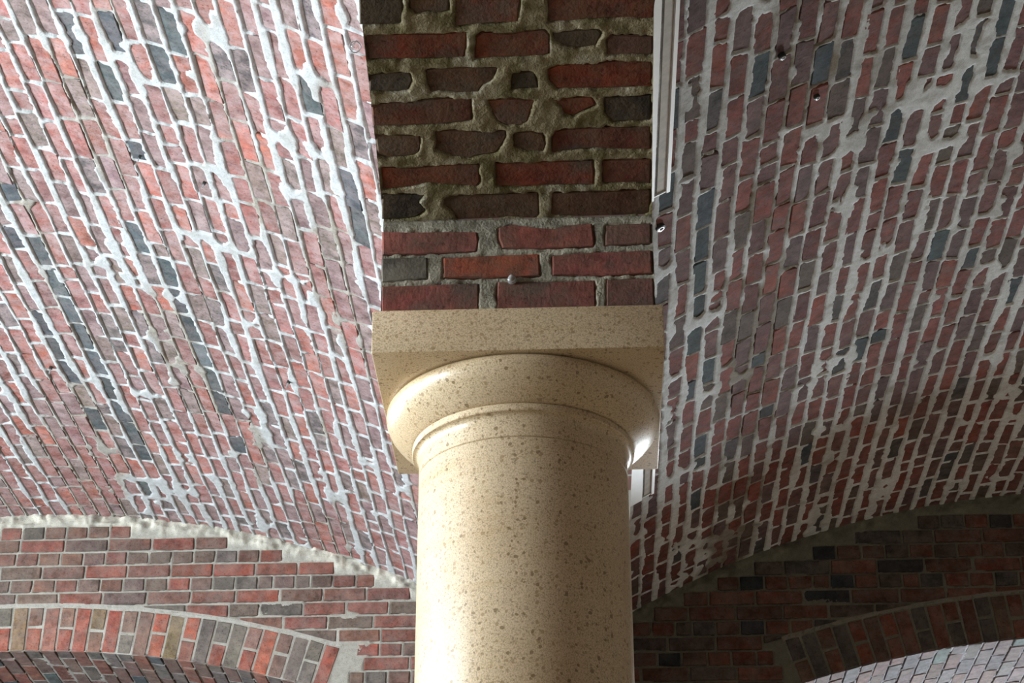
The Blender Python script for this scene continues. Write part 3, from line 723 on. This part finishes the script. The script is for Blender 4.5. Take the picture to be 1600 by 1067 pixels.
# ------------------------------------------------------------------ the column
def lathe(name, prof, seg=128, parent=None, mat=None, sharp=32):
    V = np.array([(r * math.cos(2 * math.pi * k / seg), r * math.sin(2 * math.pi * k / seg), ZB + z) for (r, z) in prof for k in range(seg)])
    n = len(prof)
    i = np.arange(n - 1)[:, None] * seg + np.arange(seg)[None, :]; j = np.arange(n - 1)[:, None] * seg + (np.arange(seg)[None, :] + 1) % seg
    F = np.stack([i, i + seg, j + seg, j], -1).reshape(-1, 4)
    me = mesh_np(name, V, F, None, True); me.set_sharp_from_angle(angle=math.radians(sharp))
    return new_obj(name, me, mat, parent)
column = bpy.data.objects.new('stone_column', None); C.objects.link(column)
tag(column, 'polished tan speckled stone column with square capital under the dark brick arch', 'column')
import bmesh
def bevel_box(name, lo, hi, w, mat, parent, seg=2):
    bm = bmesh.new(); bmesh.ops.create_cube(bm, size=1)
    for v in bm.verts: v.co = Vector([lo[i] + (v.co[i] + 0.5) * (hi[i] - lo[i]) for i in range(3)])
    bmesh.ops.bevel(bm, geom=list(bm.edges), offset=w, segments=seg, affect='EDGES', profile=0.5)
    me = bpy.data.meshes.new(name); bm.to_mesh(me); bm.free()
    me.polygons.foreach_set('use_smooth', np.ones(len(me.polygons), bool)); me.set_sharp_from_angle(angle=math.radians(40))
    return new_obj(name, me, mat, parent)
bevel_box('abacus', (-0.28, -0.28, ZB), (0.28, 0.28, ZB + 0.0925), 0.0025, M_STONE, column)
lathe('echinus', [(0.20, 0.002), (0.262, 0.0005), (0.2705, -0.0035), (0.2755, -0.010), (0.2765, -0.018), (0.2745, -0.028), (0.2690, -0.040), (0.2600, -0.052), (0.2490, -0.063), (0.2370, -0.073),
                  (0.2270, -0.0795), (0.2235, -0.0815), (0.2190, -0.0822), (0.2190, -0.0845)], parent=column, mat=M_STONE)
lathe('necking', [(0.2190, -0.0843), (0.2215, -0.0847), (0.2228, -0.0862), (0.2228, -0.0965), (0.2215, -0.0985), (0.2160, -0.0995), (0.2125, -0.1020), (0.2103, -0.1065), (0.2090, -0.1130), (0.2085, -0.1200), (0.2085, -0.1455), (0.2070, -0.1470), (0.2060, -0.1475)], parent=column, mat=M_STONE)
lathe('shaft', [(0.2050, -0.1476), (0.2068, -0.1480), (0.2084, -0.1495), (0.2084, -0.6), (0.2090, -1.2), (0.2105, -2.0), (0.2120, -2.7), (0.2120, -2.86), (0.2160, -2.90), (0.2240, -2.92), (0.2240, -2.96)], parent=column, mat=M_STONE)
lathe('base', [(0.224, -2.96), (0.25, -2.965), (0.285, -2.985), (0.295, -3.03), (0.285, -3.075), (0.26, -3.09), (0.30, -3.092), (0.30, -3.10)], parent=column, mat=M_STONE)
bevel_box('plinth', (-0.32, -0.32, 0.0), (0.32, 0.32, 0.201), 0.004, M_STONE, column)

# ------------------------------------------------------------------ white trunking along the foot of the right vault
def frame_at(s, a, y):
    """point on the vault and the inward normal there"""
    f = vault_map(s); p0 = Vector(f(a, y, 0.0)); n = (Vector(f(a, y, 0.1)) - p0).normalized(); return p0, n
def trunking(y0, y1, label):
    e = bpy.data.objects.new('cable_trunking', None); C.objects.link(e)
    R_ = VAULT[1][0]; arc = lambda x: R_ * math.asin((BAY - x) / R_); mp = vault_map(1)
    o0 = Vector(mp(arc(0.36), y0, 0.0)); e.location = o0; tag(e, label, 'trunking', 'white trunking along the vault foot')
    def part(name, x0, x1, ya, yb_, h0, h1, mat):
        c = [(arc(x), y, h) for h in (h0, h1) for (x, y) in ((x0, ya), (x1, ya), (x1, yb_), (x0, yb_))]
        V = [tuple(Vector(mp(*q)) - o0) for q in c]
        me = bpy.data.meshes.new(name)
        me.from_pydata(V, [], [(0, 3, 2, 1), (4, 5, 6, 7), (0, 1, 5, 4), (1, 2, 6, 5), (2, 3, 7, 6), (3, 0, 4, 7)])
        return new_obj(name, me, mat, e)
    part('back_plate', 0.350, 0.380, y0, y1, 0.005, 0.010, M_TROUGH)
    part('flange', 0.292, 0.339, y0 - 0.01, y1 + 0.012, 0.005, 0.016, M_WHITE)
    part('lip', 0.3755, 0.3865, y0, y1, 0.005, 0.018, M_WHITE)
    part('end_cap', 0.339, 0.3755, y1 - 0.006, y1, 0.005, 0.014, M_WHITE)
    return e
trunking(0.10, 1.40, 'long white cable trunking on the right vault beside the dark brick arch')
trunking(2.25, 3.62, 'short white cable trunking on the right vault, showing just below the capital corner')

# ------------------------------------------------------------------ anchors left in the brickwork
def torus(name, R, r, mat, parent, loc=(0, 0, 0), axis=Vector((0, 0, 1)), n=28, m=10):
    a = np.linspace(0, 2 * math.pi, n, endpoint=False); b = np.linspace(0, 2 * math.pi, m, endpoint=False)
    A, B = np.meshgrid(a, b, indexing='ij')
    V = np.stack([(R + r * np.cos(B)) * np.cos(A), (R + r * np.cos(B)) * np.sin(A), r * np.sin(B)], -1).reshape(-1, 3)
    F = np.array([(i * m + j, ((i + 1) % n) * m + j, ((i + 1) % n) * m + (j + 1) % m, i * m + (j + 1) % m) for i in range(n) for j in range(m)])
    q = axis.to_track_quat('Z', 'Y').to_matrix()
    V = V @ np.array(q).T
    o = new_obj(name, mesh_np(name, V, F, None, True), mat, parent, loc); return o
def spin(name, prof, mat, parent, axis, n=20, sharp=35):
    """profile (radius, height) turned about 'axis' through the parent's origin"""
    V = np.array([(r * math.cos(2 * math.pi * k / n), r * math.sin(2 * math.pi * k / n), z) for r, z in prof for k in range(n)])
    F = np.array([(i * n + k, i * n + (k + 1) % n, (i + 1) * n + (k + 1) % n, (i + 1) * n + k) for i in range(len(prof) - 1) for k in range(n)])
    q = axis.to_track_quat('Z', 'Y').to_matrix(); V = V @ np.array(q).T
    me = mesh_np(name, V, F, None, True); me.set_sharp_from_angle(angle=math.radians(sharp))
    return new_obj(name, me, mat, parent)
def anchor(name, s, a, y, label, scale, style):
    p0, n = frame_at(s, a, y)
    e = bpy.data.objects.new(name, None); C.objects.link(e); e.location = p0 + n * 0.003; tag(e, label, 'anchor', 'anchors in the vaults')
    k = scale
    if style == 'ring':
        spin('stud', [(0.0001, 0.022), (0.0028, 0.021), (0.0028, -0.02)], M_STEEL, e, n)
        torus('ring', 0.0150, 0.0018, M_RING, e, tuple(n * 0.022 + Vector((0.008, 0.0, 0.0))), Vector((0.10, -0.80, -0.55)))
    elif style == 'socket':
        spin('washer', [(0.0150 * k, -0.01), (0.0165 * k, 0.005), (0.0155 * k, 0.008), (0.0110 * k, 0.0085)], M_DARK, e, n)
        spin('sleeve', [(0.0112 * k, 0.0080), (0.0108 * k, 0.0100), (0.0080 * k, 0.0102), (0.0055 * k, 0.0040), (0.0001, 0.0035)], M_STEEL, e, n)
    else:
        spin('pin', [(0.0001, 0.030 * k), (0.0035 * k, 0.029 * k), (0.0035 * k, -0.01)], M_STEEL, e, n)
        spin('collar', [(0.0075 * k, -0.005), (0.0075 * k, 0.008), (0.0045 * k, 0.009)], M_DARK, e, n)
    return e
anchor('hanging_ring', -1, 2.052, 0.685, 'small steel ring hanging from the left vault beside the arch edge', 1, 'ring')
anchor('socket_anchor', 1, 2.172, 1.605, 'round steel socket anchor below the end of the long white trunking', 1, 'socket')
anchor('socket_anchor', 1, 1.797, 0.967, 'dark socket anchor beside a blue brick, upper of two on the right vault', 0.72, 'socket')
anchor('socket_anchor', 1, 1.659, 1.244, 'dark socket anchor, lower of two in the brown band of the right vault', 0.62, 'socket')
anchor('steel_pin', -1, 1.385, 1.740, 'short bright steel pin in the upper middle of the left vault', 0.8, 'pin')
anchor('steel_pin', -1, 1.176, 1.666, 'short steel pin in the upper left of the left vault', 0.7, 'pin')
anchor('steel_pin', -1, 0.438, 3.355, 'bright steel pin at the far left edge of the left vault', 1.0, 'pin')
anchor('steel_pin', -1, 1.472, 3.103, 'bright steel pin in the left vault nearest the column capital', 1.0, 'pin')
bolt = bpy.data.objects.new('anchor_bolt', None); C.objects.link(bolt); bolt.location = (-0.011, FACE_Y + 0.002, ZB + 0.160)
tag(bolt, 'shiny acorn nut on a washer bolted to the bricks just above the capital', 'bolt')
ax = Vector((0, -1, -0.05)).normalized()
spin('washer', [(0.004, 0.004), (0.0092, 0.004), (0.0092, 0.0065), (0.004, 0.0066)], M_STEEL, bolt, ax)
spin('nut', [(0.0080, 0.0064), (0.0080, 0.012), (0.0062, 0.013), (0.0058, 0.019), (0.0035, 0.024), (0.0001, 0.0255)], M_STEEL, bolt, ax, n=12)
spin('stud', [(0.0035, -0.01), (0.0035, 0.006), (0.0001, 0.0062)], M_DARK, bolt, ax)
